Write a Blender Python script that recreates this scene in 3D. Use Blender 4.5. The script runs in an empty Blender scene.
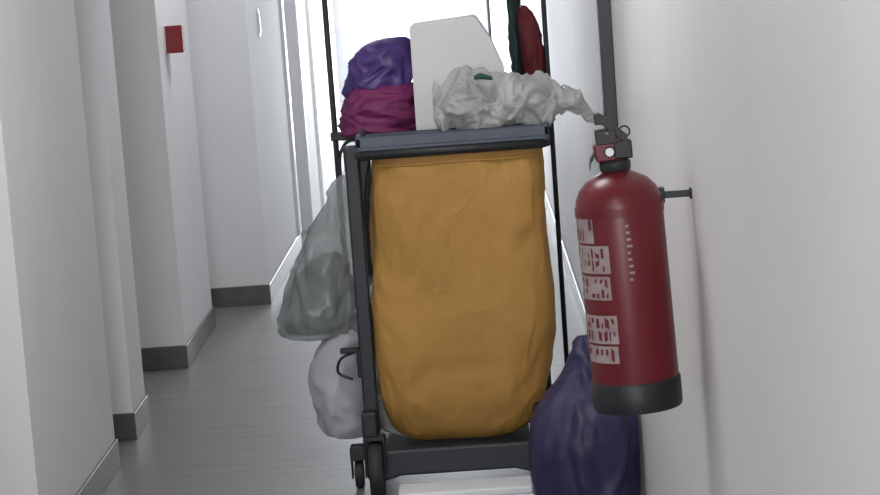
import bpy, bmesh, math, random
from mathutils import Vector, Matrix, noise

scn = bpy.context.scene
scn.view_settings.view_transform = 'Standard'
scn.view_settings.look = 'None'

# ------------------------------------------------------------ materials
def mat(name, col, rough=0.6, metal=0.0, bump=0.0, bscale=50, var=0.0, vscale=8, spec=0.5,
        trans=0.0, alpha=1.0, sheen=0, col2=None):
    m = bpy.data.materials.new(name); m.use_nodes = True
    nt = m.node_tree; N = nt.nodes; L = nt.links
    b = N['Principled BSDF']
    b.inputs['Base Color'].default_value = (*col, 1)
    b.inputs['Roughness'].default_value = rough
    b.inputs['Metallic'].default_value = metal
    b.inputs['Specular IOR Level'].default_value = spec
    b.inputs['Transmission Weight'].default_value = trans
    b.inputs['Alpha'].default_value = alpha
    if sheen: b.inputs['Sheen Weight'].default_value = sheen
    tc = N.new('ShaderNodeTexCoord')
    if bump:
        n = N.new('ShaderNodeTexNoise'); n.inputs['Scale'].default_value = bscale
        n.inputs['Detail'].default_value = 5
        L.new(tc.outputs['Object'], n.inputs['Vector'])
        bp = N.new('ShaderNodeBump'); bp.inputs['Strength'].default_value = bump
        bp.inputs['Distance'].default_value = 0.01
        L.new(n.outputs['Fac'], bp.inputs['Height']); L.new(bp.outputs['Normal'], b.inputs['Normal'])
    if var or col2:
        n = N.new('ShaderNodeTexNoise'); n.inputs['Scale'].default_value = vscale
        n.inputs['Detail'].default_value = 4
        L.new(tc.outputs['Object'], n.inputs['Vector'])
        r = N.new('ShaderNodeValToRGB')
        c2 = col2 if col2 else tuple(min(1, c*(1+var)) for c in col)
        c1 = col if col2 else tuple(c*(1-var) for c in col)
        r.color_ramp.elements[0].color = (*c1, 1); r.color_ramp.elements[0].position = 0.35
        r.color_ramp.elements[1].color = (*c2, 1); r.color_ramp.elements[1].position = 0.65
        L.new(n.outputs['Fac'], r.inputs['Fac']); L.new(r.outputs['Color'], b.inputs['Base Color'])
    return m

M = {}
M['wall'] = mat('wall_paint', (0.83, 0.83, 0.845), 0.75, bump=0.04, bscale=60, var=0.015, vscale=3)
M['wallr'] = mat('wall_paint_right', (0.79, 0.785, 0.785), 0.6, bump=0.04, bscale=60, var=0.015, vscale=3)
M['ceil'] = mat('ceiling_paint', (0.85, 0.85, 0.85), 0.9, bump=0.03, bscale=60)
M['base'] = mat('baseboard_tile', (0.115, 0.105, 0.105), 0.28, var=0.12, vscale=30)
M['trim'] = mat('white_trim', (0.8, 0.81, 0.83), 0.4, var=0.02)
M['door'] = mat('door_laminate', (0.66, 0.64, 0.60), 0.45, var=0.04, vscale=12)
M['black'] = mat('black_plastic', (0.014, 0.015, 0.018), 0.45, bump=0.05, bscale=200)
M['grey'] = mat('cart_dark_grey_plastic', (0.020, 0.023, 0.030), 0.42, bump=0.06, bscale=180)
M['tray'] = mat('tray_blue_grey_plastic', (0.060, 0.078, 0.110), 0.35, bump=0.05, bscale=150, var=0.08)
M['steel'] = mat('steel', (0.4, 0.4, 0.4), 0.35, 1.0, var=0.05)
M['rubber'] = mat('wheel_rubber', (0.02, 0.02, 0.024), 0.6, bump=0.1, bscale=80)
M['red'] = mat('extinguisher_red', (0.150, 0.006, 0.013), 0.34, var=0.06, vscale=6)
M['redbox'] = mat('call_point_red', (0.25, 0.008, 0.016), 0.5, var=0.05)
M['purple'] = mat('purple_bag', (0.060, 0.032, 0.165), 0.35, bump=0.5, bscale=20, col2=(0.11, 0.06, 0.25), vscale=9)
M['magenta'] = mat('magenta_cloth', (0.15, 0.015, 0.085), 0.6, bump=0.3, bscale=30, col2=(0.22, 0.022, 0.12), vscale=12)
M['navy'] = mat('dark_purple_sack', (0.022, 0.019, 0.068), 0.5, bump=0.4, bscale=14, col2=(0.038, 0.032, 0.10), vscale=7)
M['paper'] = mat('white_paper', (0.77, 0.77, 0.79), 0.7, bump=0.15, bscale=14, var=0.02)
M['greenp'] = mat('green_print', (0.02, 0.10, 0.06), 0.5, var=0.1)
M['darkgreen'] = mat('green_packaging', (0.04, 0.09, 0.06), 0.5, col2=(0.20, 0.24, 0.21), vscale=18)
M['maroon'] = mat('maroon_cloth', (0.13, 0.010, 0.016), 0.7, bump=0.3, bscale=40, var=0.2)
M['teal'] = mat('teal_cloth', (0.015, 0.04, 0.045), 0.7, bump=0.3, bscale=40, var=0.2)
M['pad'] = mat('patch_white', (0.90, 0.92, 0.96), 0.9, bump=0.2, bscale=60, var=0.02)
M['duct'] = mat('duct_dark', (0.05, 0.052, 0.06), 0.5, var=0.1)

def film(name, col, transp, rough=0.3, col2=None, bump=0.6, bscale=18, tl_f=.4):
    m = mat(name, col, rough, bump=bump, bscale=bscale, col2=col2, vscale=9)
    nt = m.node_tree; N = nt.nodes; L = nt.links
    b = N['Principled BSDF']; out = N['Material Output']
    tl = N.new('ShaderNodeBsdfTranslucent'); tl.inputs['Color'].default_value = (*col, 1)
    mx = N.new('ShaderNodeMixShader'); mx.inputs[0].default_value = tl_f
    L.new(b.outputs[0], mx.inputs[1]); L.new(tl.outputs[0], mx.inputs[2])
    tr = N.new('ShaderNodeBsdfTransparent')
    m2 = N.new('ShaderNodeMixShader'); m2.inputs[0].default_value = transp
    L.new(mx.outputs[0], m2.inputs[1]); L.new(tr.outputs[0], m2.inputs[2])
    L.new(m2.outputs[0], out.inputs['Surface'])
    return m
M['film'] = film('white_plastic_film', (0.68, 0.69, 0.67), 0.18, 0.12, col2=(0.88, 0.89, 0.89), bump=.6, bscale=16)
M['clear'] = film('clear_plastic_film', (0.30, 0.33, 0.33), 0.40, 0.2, col2=(0.46, 0.49, 0.50), bscale=12, tl_f=.3)
M['whitebag'] = film('white_sack_film', (0.70, 0.70, 0.75), 0.10, 0.3, bscale=8, bump=0.3)

def canvas():
    m = mat('yellow_canvas', (0.47, 0.250, 0.058), 0.62, col2=(0.54, 0.29, 0.070), vscale=2.5)
    nt = m.node_tree; N = nt.nodes; L = nt.links; b = N['Principled BSDF']
    tc = N.new('ShaderNodeTexCoord')
    n = N.new('ShaderNodeTexNoise'); n.inputs['Scale'].default_value = 220
    mp = N.new('ShaderNodeMapping'); mp.inputs['Scale'].default_value = (9, 9, 5); mp.inputs['Rotation'].default_value = (0, .5, 0)
    n2 = N.new('ShaderNodeTexNoise'); n2.inputs['Scale'].default_value = 1; n2.inputs['Detail'].default_value = 2.5
    n2.inputs['Distortion'].default_value = .8
    L.new(tc.outputs['Object'], n.inputs['Vector']); L.new(tc.outputs['Object'], mp.inputs[0]); L.new(mp.outputs[0], n2.inputs['Vector'])
    b1 = N.new('ShaderNodeBump'); b1.inputs['Strength'].default_value = 0.45; b1.inputs['Distance'].default_value = 0.004
    b2 = N.new('ShaderNodeBump'); b2.inputs['Strength'].default_value = 0.5; b2.inputs['Distance'].default_value = 0.03
    L.new(n.outputs['Fac'], b1.inputs['Height']); L.new(n2.outputs['Fac'], b2.inputs['Height'])
    L.new(b1.outputs['Normal'], b2.inputs['Normal']); L.new(b2.outputs['Normal'], b.inputs['Normal'])
    return m
M['yellow'] = canvas()

def floor_mat():
    m = mat('floor_tile', (0.2, 0.2, 0.2), 0.3)
    nt = m.node_tree; N = nt.nodes; L = nt.links; b = N['Principled BSDF']
    tc = N.new('ShaderNodeTexCoord')
    br = N.new('ShaderNodeTexBrick')
    br.inputs['Scale'].default_value = 1.0
    br.inputs['Brick Width'].default_value = 1.2
    br.inputs['Row Height'].default_value = 0.6
    br.inputs['Mortar Size'].default_value = 0.002
    br.inputs['Color1'].default_value = (0.200, 0.198, 0.196, 1)
    br.inputs['Color2'].default_value = (0.208, 0.206, 0.204, 1)
    br.inputs['Mortar'].default_value = (0.17, 0.168, 0.165, 1)
    L.new(tc.outputs['Object'], br.inputs['Vector'])
    mp = N.new('ShaderNodeMapping'); mp.inputs['Scale'].default_value = (1.5, 16, 1)
    L.new(tc.outputs['Object'], mp.inputs['Vector'])
    n = N.new('ShaderNodeTexNoise'); n.inputs['Scale'].default_value = 2; n.inputs['Detail'].default_value = 5
    L.new(mp.outputs[0], n.inputs['Vector'])
    r = N.new('ShaderNodeValToRGB')
    r.color_ramp.elements[0].color = (0.87, 0.87, 0.87, 1); r.color_ramp.elements[0].position = .35
    r.color_ramp.elements[1].color = (1.07, 1.07, 1.07, 1); r.color_ramp.elements[1].position = .65
    L.new(n.outputs['Fac'], r.inputs['Fac'])
    mx = N.new('ShaderNodeMix'); mx.data_type = 'RGBA'; mx.blend_type = 'MULTIPLY'; mx.inputs[0].default_value = 1
    L.new(br.outputs['Color'], mx.inputs[6]); L.new(r.outputs['Color'], mx.inputs[7])
    L.new(mx.outputs[2], b.inputs['Base Color'])
    bp = N.new('ShaderNodeBump'); bp.inputs['Strength'].default_value = 0.08; bp.inputs['Distance'].default_value = 0.01
    L.new(n.outputs['Fac'], bp.inputs['Height']); L.new(bp.outputs['Normal'], b.inputs['Normal'])
    b.inputs['Roughness'].default_value = 0.42
    b.inputs['Specular IOR Level'].default_value = 0.3
    return m
M['floor'] = floor_mat()
M['label'] = mat('extinguisher_label', (0.33, 0.25, 0.25), 0.45, col2=(0.42, 0.34, 0.33), vscale=40)
M['labelbg'] = mat('label_red_print', (0.16, 0.02, 0.03), 0.45, var=0.1, vscale=40)

# ------------------------------------------------------------ mesh helpers
def finish(name, verts, faces, m, parent=None, smooth=False, bevel=0):
    me = bpy.data.meshes.new(name); me.from_pydata([tuple(v) for v in verts], [], faces); me.update()
    bm = bmesh.new(); bm.from_mesh(me); bmesh.ops.recalc_face_normals(bm, faces=bm.faces); bm.to_mesh(me); bm.free()
    ob = bpy.data.objects.new(name, me); scn.collection.objects.link(ob)
    me.materials.append(m)
    if smooth:
        for p in me.polygons: p.use_smooth = True
    if bevel:
        bv = ob.modifiers.new('b', 'BEVEL'); bv.width = bevel; bv.segments = 3; bv.limit_method = 'ANGLE'
    if parent: ob.parent = parent
    return ob

def boxes(name, bs, m, parent=None, bevel=0):
    V = []; F = []
    for (x0, x1, y0, y1, z0, z1) in bs:
        o = len(V)
        V += [(x0,y0,z0),(x1,y0,z0),(x1,y1,z0),(x0,y1,z0),(x0,y0,z1),(x1,y0,z1),(x1,y1,z1),(x0,y1,z1)]
        F += [tuple(o+i for i in f) for f in [(0,3,2,1),(4,5,6,7),(0,1,5,4),(1,2,6,5),(2,3,7,6),(3,0,4,7)]]
    return finish(name, V, F, m, parent, bevel=bevel)

def prism(name, pts, y0, y1, m, parent=None, bevel=0):
    n = len(pts)
    V = [(p[0], y0, p[1]) for p in pts] + [(p[0], y1, p[1]) for p in pts]
    F = [tuple(range(n)), tuple(range(2*n-1, n-1, -1))] + [(i, (i+1) % n, n+(i+1) % n, n+i) for i in range(n)]
    return finish(name, V, F, m, parent, bevel=bevel)

def lathe(name, prof, c, m, parent=None, n=48, axis='Z'):
    V = []; F = []
    for (r, z) in prof:
        for i in range(n):
            a = 2*math.pi*i/n
            p = (r*math.cos(a), r*math.sin(a), z)
            if axis == 'X': p = (p[2], p[0], p[1])
            if axis == 'Y': p = (p[0], p[2], p[1])
            V.append((c[0]+p[0], c[1]+p[1], c[2]+p[2]))
    for j in range(len(prof)-1):
        for i in range(n):
            F.append((j*n+i, j*n+(i+1) % n, (j+1)*n+(i+1) % n, (j+1)*n+i))
    F.append(tuple(range(n))); F.append(tuple(range((len(prof)-1)*n, len(prof)*n)))
    ob = finish(name, V, F, m, parent, smooth=True)
    e = ob.modifiers.new('e', 'EDGE_SPLIT'); e.split_angle = math.radians(40)
    return ob

def tube(name, pts, r, m, parent=None, n=12, smooth_path=False):
    P = [Vector(p) for p in pts]
    if smooth_path:
        Q = []
        for i in range(len(P)-1):
            p0 = P[max(i-1, 0)]; p1 = P[i]; p2 = P[i+1]; p3 = P[min(i+2, len(P)-1)]
            for k in range(8):
                t = k/8
                Q.append(0.5*((2*p1)+(p2-p0)*t+(2*p0-5*p1+4*p2-p3)*t*t+(3*p1-p0-3*p2+p3)*t**3))
        Q.append(P[-1]); P = Q
    V = []; F = []
    up = Vector((0.13, 0.21, 0.97))
    for i, p in enumerate(P):
        d = (P[min(i+1, len(P)-1)]-P[max(i-1, 0)]).normalized()
        a = d.cross(up)
        if a.length < 0.1: a = d.cross(Vector((1, 0, 0)))
        a.normalize(); b = d.cross(a)
        for k in range(n):
            t = 2*math.pi*k/n
            V.append(p+a*r*math.cos(t)+b*r*math.sin(t))
    for j in range(len(P)-1):
        for k in range(n):
            F.append((j*n+k, j*n+(k+1) % n, (j+1)*n+(k+1) % n, (j+1)*n+k))
    F.append(tuple(range(n))); F.append(tuple(range((len(P)-1)*n, len(P)*n)))
    return finish(name, V, F, m, parent, smooth=True)

def cat(p0, p1, p2, p3, t):
    return tuple(0.5*((2*b)+(c-a)*t+(2*a-5*b+4*c-d)*t*t+(3*b-a-3*c+d)*t**3) for a, b, c, d in zip(p0, p1, p2, p3))

def loft(name, lv, m, parent=None, axis='Z', n=96, e=2.0, amp=0.0, sc=8, ridge=0.0, rsc=10, rows=8,
         seed=0, stretch=(1,1,1), xlim=None, octs=3):
    S = []
    for i in range(len(lv)-1):
        for k in range(rows):
            S.append(cat(lv[max(i-1, 0)], lv[i], lv[i+1], lv[min(i+2, len(lv)-1)], k/rows))
    S.append(lv[-1])
    V = []; F = []
    for s in S:
        t, c1, c2, h1, h2 = s; h1 = max(h1, .0015); h2 = max(h2, .0015)
        for k in range(n):
            a = 2*math.pi*k/n
            ca, sa = math.cos(a), math.sin(a)
            u = math.copysign(abs(ca)**(2/e), ca); v = math.copysign(abs(sa)**(2/e), sa)
            q1 = c1+h1*u; q2 = c2+h2*v
            p = Vector((q1, q2, t)) if axis == 'Z' else Vector((t, q1, q2))
            nrm = Vector((u, v, 0)) if axis == 'Z' else Vector((0, u, v))
            if nrm.length: nrm.normalize()
            w = Vector((p.x*stretch[0], p.y*stretch[1], p.z*stretch[2]))
            sd = Vector((seed, seed*1.7, seed*.3))
            env = min(1.0, min(h1, h2)/0.03)
            d = amp*noise.noise(w*sc+sd)
            if ridge:
                q = w*rsc+sd
                q = q+Vector((noise.noise(q+Vector((9,0,0))), noise.noise(q+Vector((0,9,0))), noise.noise(q+Vector((0,0,9)))))*0.8
                d += ridge*(0.5-abs(noise.noise(q))*2.2)
                if octs > 1: d += ridge*0.5*(0.5-abs(noise.noise(q*2.3))*2.2)
                if octs > 2: d += ridge*0.22*(0.5-abs(noise.noise(q*4.7))*2.2)
            p = p+nrm*d*env
            if xlim: p.x = min(p.x, xlim)
            V.append(p)
    R = len(S)
    for j in range(R-1):
        for k in range(n):
            F.append((j*n+k, j*n+(k+1) % n, (j+1)*n+(k+1) % n, (j+1)*n+k))
    F.append(tuple(range(n))); F.append(tuple(range((R-1)*n, R*n)))
    return finish(name, V, F, m, parent, smooth=True)

def empty(name):
    o = bpy.data.objects.new(name, None); scn.collection.objects.link(o)
    o.empty_display_size = .1
    return o

# ------------------------------------------------------------ room
YB, YE, H = -2.5, 16.0, 2.6
XR = 0.375
boxes('floor', [(-1.6, 0.5, YB-.1, YE+.12, -0.1, 0)], M['floor'])
boxes('ceiling', [(-1.6, 0.5, YB-.1, YE+.12, H, H+.1)], M['ceil'])
piers = [(-1.18, YB, 4.3), (-1.18, 5.45, 6.62), (-1.185, 7.02, 7.30), (-1.17, 8.25, 9.16), (-0.98, 9.70, 11.55), (-0.98, 12.3, YE)]
boxes('wall_left', [(-1.6, -1.45, YB, YE, 0, H)] + [(-1.45, x, a, b, 0, H) for x, a, b in piers]
      + [(-1.45, -1.18, 4.3, 5.45, 2.1, H), (-1.45, -1.18, 7.30, 8.25, 2.1, H)], M['wall'])
bh = .088
bb = []
for x, a, b in piers[:-1]:
    bb.append((-1.449, x+.008, a-.012, b+.012, 0, bh))
bb += [(-1.449, -1.438, 6.62, 7.02, 0, bh), (-1.449, -1.438, 9.16, 9.70, 0, bh), (-1.449, -1.438, 11.55, 12.3, 0, bh)]
boxes('baseboard_left', bb, M['base'], bevel=.003)
boxes('wall_right', [(XR, .5, YB, YE, 0, H)], M['wallr'])
boxes('baseboard_right', [(XR-.012, XR, YB, 5.3, 0, bh), (XR-.012, XR, 6.1, YE, 0, bh)], M['base'], bevel=.003)
boxes('wall_back', [(-1.6, .5, YB-.1, YB, 0, .9), (-1.6, .5, YB-.1, YB, 2.3, H), (-1.6, -1.0, YB-.1, YB, .9, 2.3), (.2, .5, YB-.1, YB, .9, 2.3)], M['wall'])
w3 = empty('added_back_window')  # unseen window frame, added around the fill lamp behind the camera
boxes('frame', [(-1.0, -.95, YB-.06, YB+.01, .9, 2.3), (.15, .2, YB-.06, YB+.01, .9, 2.3), (-.95, .15, YB-.06, YB+.01, .9, .95), (-.95, .15, YB-.06, YB+.01, 2.25, 2.3), (-.42, -.38, YB-.06, YB+.01, .95, 2.25)], M['trim'], w3, bevel=.004)
boxes('wall_end', [(-1.6, -.72, YE, YE+.12, 0, H), (.06, .13, YE, YE+.12, 0, H), (.30, .5, YE, YE+.12, 0, H),
                   (-.72, .06, YE, YE+.12, 2.3, H), (.13, .30, YE, YE+.12, 2.3, H), (.13, .30, YE, YE+.12, 0, .3)], M['wall'])
w1 = empty('window_1')
boxes('frame', [(-.72, -.67, YE-.03, YE+.06, 0, 2.3), (.01, .06, YE-.03, YE+.06, 0, 2.3), (-.67, .01, YE-.03, YE+.06, 2.25, 2.3),
                (-.67, .01, YE-.03, YE+.06, 0, .12)], M['trim'], w1, bevel=.004)
w2 = empty('window_2')
boxes('frame', [(.13, .15, YE-.01, YE+.06, .3, 2.3), (.28, .30, YE-.01, YE+.06, .3, 2.3)], M['duct'], w2, bevel=.003)
boxes('crossbar', [(.15, .28, YE-.01, YE+.06, 2.27, 2.3), (.15, .28, YE-.01, YE+.06, .3, .33)], M['duct'], w2, bevel=.003)

def side_door(name, a, b):
    d = empty(name)
    boxes('leaf', [(-1.45, -1.41, a+.05, b-.05, .01, 2.05)], M['door'], d, bevel=.003)
    boxes('jamb', [(-1.45, -1.39, a, a+.05, 0, 2.1), (-1.45, -1.39, b-.05, b, 0, 2.1), (-1.45, -1.39, a+.05, b-.05, 2.05, 2.1)], M['trim'], d, bevel=.003)
    tube('handle', [(-1.41, a+.12, 1.02), (-1.36, a+.12, 1.02), (-1.36, a+.25, 1.02)], .009, M['steel'], d)
side_door('door_1', 4.3, 5.45)
side_door('door_2', 7.30, 8.25)
boxes('trim_1', [(-.98, -.965, 11.43, 11.55, bh, 2.2)], M['trim'], bevel=.003)
boxes('trim_2', [(-.98, -.96, 12.3, 12.38, 0, 2.2), (-.98, -.96, 13.3, 13.38, 0, 2.2)], M['trim'], bevel=.003)

duct = empty('wall_cable_duct')
boxes('channel', [(XR-.036, XR, 5.86, 5.93, .90, H)], M['duct'], duct, bevel=.004)
boxes('end_cap', [(XR-.038, XR, 5.855, 5.935, .88, .91)], M['duct'], duct, bevel=.004)

cp = empty('fire_alarm_call_point')
boxes('housing', [(-1.165, -1.100, 8.42, 8.44, 1.19, 1.295), (-1.165, -1.108, 8.44, 8.53, 1.195, 1.29)], M['redbox'], cp, bevel=.003)
boxes('back_plate', [(-1.17, -1.165, 8.42, 8.53, 1.19, 1.295)], M['trim'], cp)
sw = empty('light_switch')
boxes('plate', [(-.98, -.974, 10.2, 10.27, 1.17, 1.30)], M['trim'], sw, bevel=.003)
boxes('rocker', [(-.974, -.970, 10.21, 10.26, 1.19, 1.28)], M['trim'], sw, bevel=.002)

# ------------------------------------------------------------ fire extinguisher
fe = empty('fire_extinguisher')
cx, cy = .236, 3.62; R = .0725
prof = [(0.0, .735), (R-.004, .735), (R-.001, .74), (R, .75), (R, 1.065), (R-.002, 1.078), (R-.009, 1.094), (R-.022, 1.108), (R-.042, 1.118), (.020, 1.124), (.018, 1.135), (0, 1.135)]
lathe('cylinder_body', prof, (cx, cy, 0), M['red'], fe, 64)
lathe('base_skirt', [(R-.01, .725), (R+.001, .725), (R+.0025, .731), (R+.0025, .772), (R+.0005, .775), (R-.005, .775)], (cx, cy, 0), M['black'], fe, 64)
lathe('neck_ring', [(0.0, 1.122), (.024, 1.122), (.026, 1.126), (.026, 1.137), (.022, 1.141), (0, 1.141)], (cx, cy, 0), M['black'], fe, 32)
prism('valve_block', [(cx-.030, 1.139), (cx+.016, 1.139), (cx+.018, 1.165), (cx+.008, 1.182), (cx-.018, 1.182), (cx-.034, 1.166)], cy-.014, cy+.014, M['red'], fe, .004)
def lever(name, pts, w, th, m):
    V = []; F = []
    for (x, z) in pts:
        V += [(x, cy-w/2, z-th/2), (x, cy+w/2, z-th/2), (x, cy+w/2, z+th/2), (x, cy-w/2, z+th/2)]
    for i in range(len(pts)-1):
        o = i*4
        for k in range(4): F.append((o+k, o+(k+1) % 4, o+4+(k+1) % 4, o+4+k))
    F.append((0, 1, 2, 3)); o = (len(pts)-1)*4; F.append((o, o+1, o+2, o+3))
    return finish(name, V, F, m, fe, bevel=.002)
lever('squeeze_lever', [(cx+.024, 1.172), (cx+.006, 1.188), (cx-.008, 1.203), (cx-.018, 1.211), (cx-.027, 1.210)], .030, .018, M['black'])
lever('carry_handle', [(cx+.014, 1.162), (cx-.012, 1.162), (cx-.030, 1.156), (cx-.040, 1.142), (cx-.042, 1.130)], .024, .008, M['black'])
boxes('handle_web', [(cx-.028, cx+.006, cy-.016, cy+.016, 1.168, 1.192)], M['black'], fe, bevel=.002)
boxes('valve_cap', [(cx+.0, cx+.030, cy-.016, cy+.012, 1.142, 1.172)], M['black'], fe, bevel=.003)
lathe('pressure_gauge', [(0, -.026), (.007, -.026), (.009, -.022), (.009, -.014), (0, -.014)], (cx-.008, cy, 1.156), M['steel'], fe, 24, 'Y')
ring = [(cx+.020+.009*math.cos(t*math.pi/8), cy-.006, 1.186+.009*math.sin(t*math.pi/8)) for t in range(17)]
tube('safety_pin_ring', ring, .0015, M['black'], fe, 8)
tube('safety_pin', [(cx-.012, cy-.016, 1.186), (cx+.014, cy-.006, 1.186)], .002, M['steel'], fe, 8)
tube('discharge_hose', [(cx+.004, cy+.012, 1.15), (cx+.01, cy+.04, 1.15), (cx+.012, cy+.075, 1.10), (cx+.012, cy+.088, 1.02), (cx+.01, cy+.086, .9)], .008, M['black'], fe, 12, True)
lathe('strap', [(R, 1.052), (R+.0015, 1.052), (R+.0015, 1.066), (R, 1.066)], (cx, cy, 0), M['red'], fe, 64)
def patches(name, items, m, off):
    V = []; F = []
    for (a0, a1, z0, z1, tilt) in items:
        n = max(2, int(abs(a1-a0)/3)); o = len(V)
        for i in range(n+1):
            a = math.radians(a0+(a1-a0)*i/n)
            for z in (z0, z1):
                V.append((cx+(R+off)*math.sin(a), cy-(R+off)*math.cos(a), z+tilt*(i/n-.5)))
        for i in range(n): F.append((o+2*i, o+2*i+2, o+2*i+3, o+2*i+1))
    return finish(name, V, F, m, fe, smooth=True)
patches('label_panels', [(-85, -42, 1.012, 1.056, 0), (-85, -22, .962, 1.008, 0), (-82, -24, .918, .957, 0), (-80, -20, .845, .892, 0), (-78, -22, .812, .841, 0)], M['label'], .0010)
rnd = random.Random(4)
pr = []
for (z0, z1, a1) in [(1.016, 1.052, -44), (.966, .984, -26), (.988, 1.004, -26), (.922, .936, -28), (.940, .953, -28), (.850, .866, -24), (.871, .887, -24), (.816, .836, -26)]:
    a = -82
    while a < a1:
        w_ = rnd.uniform(2, 6)
        if rnd.random() < .8:
            h = z1-z0; k0 = rnd.choice([0, 0, .5]); k1 = rnd.choice([1, .5, 1]) if k0 == 0 else 1
            pr.append((a, min(a+w_, a1), z0+h*k0, z0+h*k1, rnd.choice([0, .004, -.004])))
        a += w_+rnd.uniform(2.5, 5)
patches('label_print', pr, M['labelbg'], .0016)
patches('small_print', [(2, 6+(i*7 % 4), .948+i*.011, .952+i*.011, 0) for i in range(9)], M['label'], .001)
k = 3.9/3.62; C0 = Vector((0, 0, 1.5))
piv = C0+(Vector((cx, cy, .735))-C0)*k
rot = Matrix.Rotation(math.radians(-2.0), 3, 'Y')
for o in list(fe.children):
    for vt in o.data.vertices:
        p = C0+(vt.co-C0)*k
        vt.co = piv+rot@(p-piv)
yb = 3.62*k+.03
boxes('wall_bracket', [(XR-.004, XR, yb-.010, yb+.010, 1.03, 1.05), (.300, XR-.003, yb-.006, yb+.006, 1.034, 1.046), (.312, .326, yb-.012, yb+.012, 1.026, 1.054)], M['grey'], fe, bevel=.002)

# ------------------------------------------------------------ cleaning cart
ct = empty('janitor_cleaning_cart')
x0, x1, y0, y1 = -.335, .195, 5.96, 6.80
boxes('top_tray', [(x0, x1, y0, y1, .972, .992)], M['tray'], ct, bevel=.008)
boxes('tray_rim', [(x0, x1, y0, y0+.02, .982, 1.018), (x0, x1, y1-.02, y1, .975, 1.022), (x0, x0+.02, y0, y1, .975, 1.022), (x1-.02, x1, y0, y1, .975, 1.022)], M['tray'], ct, bevel=.007)
boxes('tray_divider', [(x0+.02, x1-.02, 6.12, 6.135, .99, 1.012)], M['tray'], ct, bevel=.004)
tube('bag_rim_frame', [(-.33, 6.33, .966), (-.33, 5.99, .966), (-.32, 5.962, .966), (.17, 5.962, .966), (.185, 5.99, .966), (.185, 6.33, .966)], .013, M['black'], ct)
boxes('posts', [(-.372, -.332, 6.03, 6.075, .14, .985), (.13, .165, 6.36, 6.40, .14, .985), (-.372, -.335, 6.72, 6.76, .14, .985), (.13, .165, 6.72, 6.76, .14, .985)], M['grey'], ct, bevel=.006)
prism('post_gusset', [(-.378, .985), (-.29, .985), (-.315, .90), (-.33, .78), (-.372, .78)], 6.08, 6.11, M['grey'], ct, .006)
boxes('side_rails', [(-.368, -.345, 6.05, 6.75, .50, .53), (-.368, -.345, 6.05, 6.75, .25, .28), (.135, .16, 6.38, 6.75, .50, .53)], M['grey'], ct, bevel=.005)
prism('base_bumper', [(-.375, .055), (-.335, .045), (-.28, .060), (.04, .060), (.09, .045), (.13, .055), (.135, .12), (.10, .135), (-.34, .135), (-.378, .12)], 6.0, 6.05, M['grey'], ct, .008)
boxes('base_deck', [(-.37, .13, 6.03, 6.85, .110, .135)], M['grey'], ct, bevel=.008)
boxes('deck_kerb', [(-.372, -.352, 6.0, 6.84, .13, .19), (.11, .13, 6.0, 6.84, .13, .19)], M['grey'], ct, bevel=.006)
def wheel(nm, x, y, r, w):
    lathe(nm+'_tyre', [(r*.6, -w/2), (r*.93, -w/2), (r, -w*.3), (r, w*.3), (r*.93, w/2), (r*.6, w/2)], (x, y, r), M['rubber'], ct, 40, 'X')
    lathe(nm+'_hub', [(0, -w*.42), (r*.62, -w*.42), (r*.62, w*.42), (0, w*.42)], (x, y, r), M['tray'], ct, 32, 'X')
    t = w/2+.005
    boxes(nm+'_fork', [(x-t-.005, x-t, y-.02, y+.02, r-.01, max(2*r+.01, .12)), (x+t, x+t+.005, y-.02, y+.02, r-.01, max(2*r+.01, .12)), (x-t-.005, x+t+.005, y-.03, y+.03, 2*r+.004, max(2*r+.014, .12))], M['black'], ct, bevel=.002)
wheel('front_wheel_l', -.345, 5.985, .085, .038)
wheel('front_wheel_r', .115, 6.02, .05, .028)
wheel('rear_wheel_l', -.345, 6.78, .05, .028)
wheel('rear_wheel_r', .10, 6.78, .05, .028)
wheel('side_caster', -.405, 6.15, .04, .024)
boxes('side_caster_arm', [(-.425, -.36, 6.13, 6.17, .09, .125)], M['black'], ct, bevel=.004)
boxes('post_foot', [(.10, .145, 5.99, 6.03, .06, .24), (-.378, -.335, 5.98, 6.03, .13, .25)], M['black'], ct, bevel=.006)

loft('yellow_bag', [(.975, -.063, 6.15, .238, .172), (.93, -.063, 6.15, .242, .174), (.80, -.066, 6.145, .247, .176), (.62, -.073, 6.14, .252, .176),
                    (.45, -.078, 6.14, .254, .172), (.34, -.086, 6.14, .247, .165), (.26, -.096, 6.14, .234, .155), (.21, -.100, 6.14, .218, .135), (.17, -.102, 6.14, .185, .11), (.142, -.100, 6.14, .135, .075), (.137, -.097, 6.14, .05, .03)],
     M['yellow'], ct, e=5, n=200, amp=.014, sc=5, ridge=.007, rsc=4.5, rows=12, stretch=(1.6, 1, .8), seed=3, octs=2)
tube('bag_top_seam', [(-.29, 5.979, .935), (-.20, 5.973, .931), (-.06, 5.972, .933), (.06, 5.973, .931), (.16, 5.980, .935)], .003, M['yellow'], ct, 8, True)
loft('clear_liner_bag', [(.28, -.11, 6.32, .20, .08), (.21, -.12, 6.31, .225, .12), (.165, -.12, 6.26, .222, .15), (.138, -.12, 6.25, .19, .13)], M['film'], ct, e=3, ridge=.012, rsc=12, amp=.01, seed=8)

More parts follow.
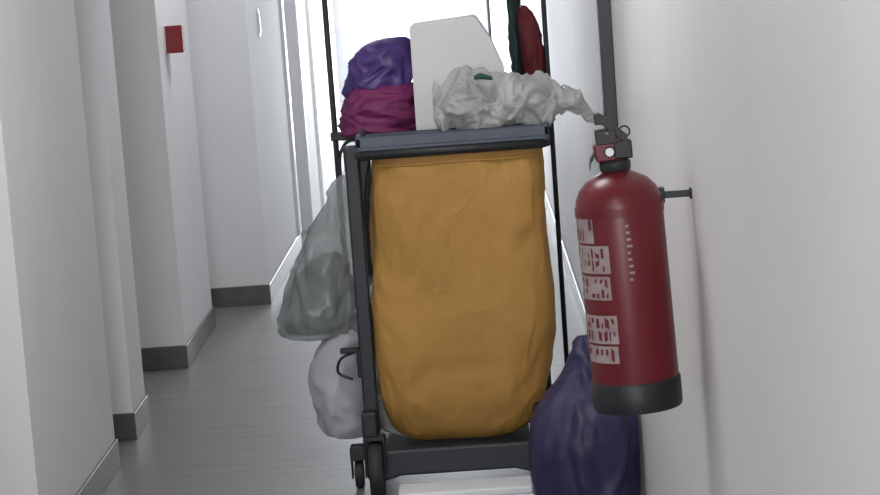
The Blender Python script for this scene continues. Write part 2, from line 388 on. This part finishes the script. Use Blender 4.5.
tube('mop_handle_left', [(-.415, 6.42, .13), (-.418, 6.42, 1.75)], .0085, M['black'], ct)
tube('mop_handle_right', [(.222, 6.60, .14), (.222, 6.60, 1.75)], .0075, M['black'], ct)
boxes('pole_clips', [(-.43, -.33, 6.405, 6.435, .975, 1.0), (.19, .235, 6.585, 6.615, .975, 1.0), (-.43, -.36, 6.40, 6.44, .13, .15), (.12, .235, 6.58, 6.62, .13, .15)], M['black'], ct, bevel=.004)
loft('maroon_cloth', [(1.06, .180, 6.62, .026, .03), (1.12, .184, 6.61, .032, .035), (1.22, .180, 6.61, .028, .03), (1.30, .168, 6.61, .020, .02), (1.325, .16, 6.61, .006, .006)], M['maroon'], ct, ridge=.010, rsc=16, seed=5, stretch=(1.5, 1.5, .5))
loft('teal_cloth', [(1.10, .130, 6.64, .012, .03), (1.2, .13, 6.64, .018, .03), (1.32, .125, 6.64, .012, .02), (1.42, .12, 6.64, .008, .01)], M['teal'], ct, ridge=.008, rsc=22, seed=7)
loft('black_cloth', [(.99, .14, 6.67, .03, .03), (1.15, .145, 6.67, .02, .03), (1.3, .14, 6.67, .018, .02), (1.40, .135, 6.67, .012, .01)], M['black'], ct, ridge=.01, rsc=22, seed=9)

loft('hanging_clear_bag', [(.425, -.480, 6.25, .098, .05), (.44, -.487, 6.25, .118, .07), (.49, -.490, 6.25, .116, .085), (.58, -.475, 6.25, .100, .075), (.68, -.450, 6.25, .078, .06), (.78, -.425, 6.25, .052, .04), (.86, -.405, 6.25, .028, .02), (.89, -.39, 6.25, .014, .01)],
     M['clear'], ct, e=3, ridge=.014, rsc=9, amp=.012, sc=7, seed=12, stretch=(1.5, 1.5, .5), octs=2)
loft('bag_contents_green', [(.438, -.485, 6.25, .090, .03), (.46, -.488, 6.25, .104, .055), (.52, -.488, 6.25, .102, .06), (.58, -.475, 6.25, .088, .05), (.63, -.46, 6.25, .06, .035), (.67, -.45, 6.25, .025, .015)], M['darkgreen'], ct, ridge=.012, rsc=14, seed=2, stretch=(1.4, 1.4, .7))
tube('bag_hook', [(-.40, 6.25, .88), (-.395, 6.25, .95), (-.37, 6.25, .985), (-.33, 6.25, .985)], .005, M['black'], ct, 8, True)
loft('side_white_sack', [(.135, -.42, 6.26, .05, .06), (.15, -.43, 6.26, .075, .10), (.22, -.445, 6.26, .085, .13), (.32, -.448, 6.26, .080, .13), (.40, -.43, 6.26, .065, .10), (.46, -.41, 6.26, .04, .06), (.49, -.40, 6.26, .02, .03)],
     M['whitebag'], ct, ridge=.013, rsc=6, amp=.012, seed=21, octs=2, stretch=(1, 1, 1.6))
tube('bucket_handle', [(-.39, 6.11, .40), (-.43, 6.10, .385), (-.44, 6.11, .345), (-.40, 6.10, .325)], .004, M['black'], ct, 10, True)
boxes('sack_holder', [(-.43, -.36, 6.09, 6.12, .40, .414), (-.385, -.36, 6.09, 6.12, .33, .414)], M['black'], ct, bevel=.004)

prism('white_paper_pack', [(-.172, .993), (-.170, 1.297), (-.160, 1.303), (.010, 1.315), (.018, 1.310), (.055, 1.25), (.086, 1.17), (.092, .993)], 6.16, 6.40, M['paper'], ct, .004)
loft('purple_bag', [(1.10, -.275, 6.32, .08, .07), (1.13, -.275, 6.32, .096, .085), (1.17, -.265, 6.32, .092, .08), (1.21, -.255, 6.32, .082, .07), (1.25, -.235, 6.32, .052, .05), (1.268, -.215, 6.32, .02, .02)],
     M['purple'], ct, ridge=.026, rsc=8, amp=.015, seed=31, octs=2)
loft('magenta_cloth', [(.994, -.27, 6.30, .100, .09), (1.01, -.278, 6.30, .114, .11), (1.06, -.278, 6.30, .108, .11), (1.10, -.27, 6.30, .102, .10), (1.135, -.26, 6.30, .08, .07)],
     M['magenta'], ct, e=3, ridge=.016, rsc=10, amp=.012, seed=33, stretch=(.5, 1, 2), octs=2)
loft('white_plastic_bag', [(-.118, 6.06, 1.085, .02, .02), (-.10, 6.06, 1.080, .045, .042), (-.05, 6.06, 1.088, .075, .074), (.01, 6.055, 1.085, .08, .072), (.07, 6.055, 1.075, .075, .060), (.13, 6.055, 1.078, .065, .058),
                           (.18, 6.05, 1.080, .05, .056), (.23, 6.05, 1.070, .04, .050), (.28, 6.05, 1.050, .03, .042), (.315, 6.05, 1.025, .02, .032), (.340, 6.05, 1.000, .008, .012)],
     M['film'], ct, axis='X', ridge=.042, rsc=8.5, amp=.02, sc=10, seed=43, n=160, rows=12, octs=3)
loft('bag_green_print', [(-.0, 5.99, 1.155, .012, .006), (.02, 5.985, 1.158, .02, .008), (.05, 5.985, 1.150, .012, .005)], M['greenp'], ct, axis='X', ridge=.004, rsc=30)

boxes('white_patch_boxes', [(-.29, .085, 5.86, 5.992, 0, .020), (-.287, .082, 5.863, 5.990, .0205, .042)], M['pad'], None, bevel=.006)  # low white boxes, stand-in for an unidentified white patch below the bumper

loft('purple_refuse_sack', [(0.0, .222, 5.70, .100, .10), (.015, .220, 5.70, .128, .13), (.10, .222, 5.70, .140, .145), (.22, .225, 5.70, .140, .14), (.30, .235, 5.70, .118, .11), (.37, .245, 5.71, .080, .08), (.43, .247, 5.71, .045, .045), (.475, .247, 5.71, .022, .02)],
     M['navy'], None, ridge=.016, rsc=7, amp=.010, sc=5, seed=51, xlim=.366, stretch=(1.3, 1.3, .6), octs=2)

# ------------------------------------------------------------ lights
def area(name, loc, rot, sx, sy, e, col=(1, 1, 1)):
    l = bpy.data.lights.new(name, 'AREA'); l.shape = 'RECTANGLE'; l.size = sx; l.size_y = sy; l.energy = e; l.color = col
    o = bpy.data.objects.new(name, l); scn.collection.objects.link(o); o.location = loc; o.rotation_euler = rot
    return o
area('daylight_end_window', (-.34, YE+.3, 1.2), (math.radians(-90), 0, 0), .78, 2.1, 95, (.9, .95, 1))
area('added_back_fill', (-.4, YB-.3, 1.6), (math.radians(90), 0, 0), 1.1, 1.3, 75, (.98, .98, 1))  # added fill from behind the camera, evens out the camera-facing pilaster sides
for i, y in enumerate((1.0, 4.6, 8.6, 12.5)):
    p = empty('ceiling_light_panel' if i == 0 else 'ceiling_light_panel.%03d' % i)
    boxes('housing', [(-.75, -.15, y-.32, y+.32, H-.03, H)], M['trim'], p, bevel=.004)
    area('ceiling_lamp_%d' % i, (-.45, y, H-.04), (0, 0, 0), .55, .6, (15, 18, 16, 18)[i], (1, .99, .98) if i < 2 else (.96, .98, 1))
w = bpy.data.worlds.new('World'); scn.world = w; w.use_nodes = True
w.node_tree.nodes['Background'].inputs[0].default_value = (.9, .95, 1, 1)
w.node_tree.nodes['Background'].inputs[1].default_value = 3

# ------------------------------------------------------------ camera
f = 2200.0
v = Vector((25/f, 297.5/f, -1)).normalized()
u = Vector((-.07, 1, 0)); u = (u-v*u.dot(v)).normalized()
r = v.cross(u)
Rm = Matrix((r, v, u))
cam = bpy.data.cameras.new('camera'); co = bpy.data.objects.new('camera', cam); scn.collection.objects.link(co)
cam.sensor_width = 36; cam.lens = 36*f/880; cam.clip_start = .05
co.matrix_world = Matrix.Translation((0, 0, 1.5)) @ Rm.to_4x4()
scn.camera = co
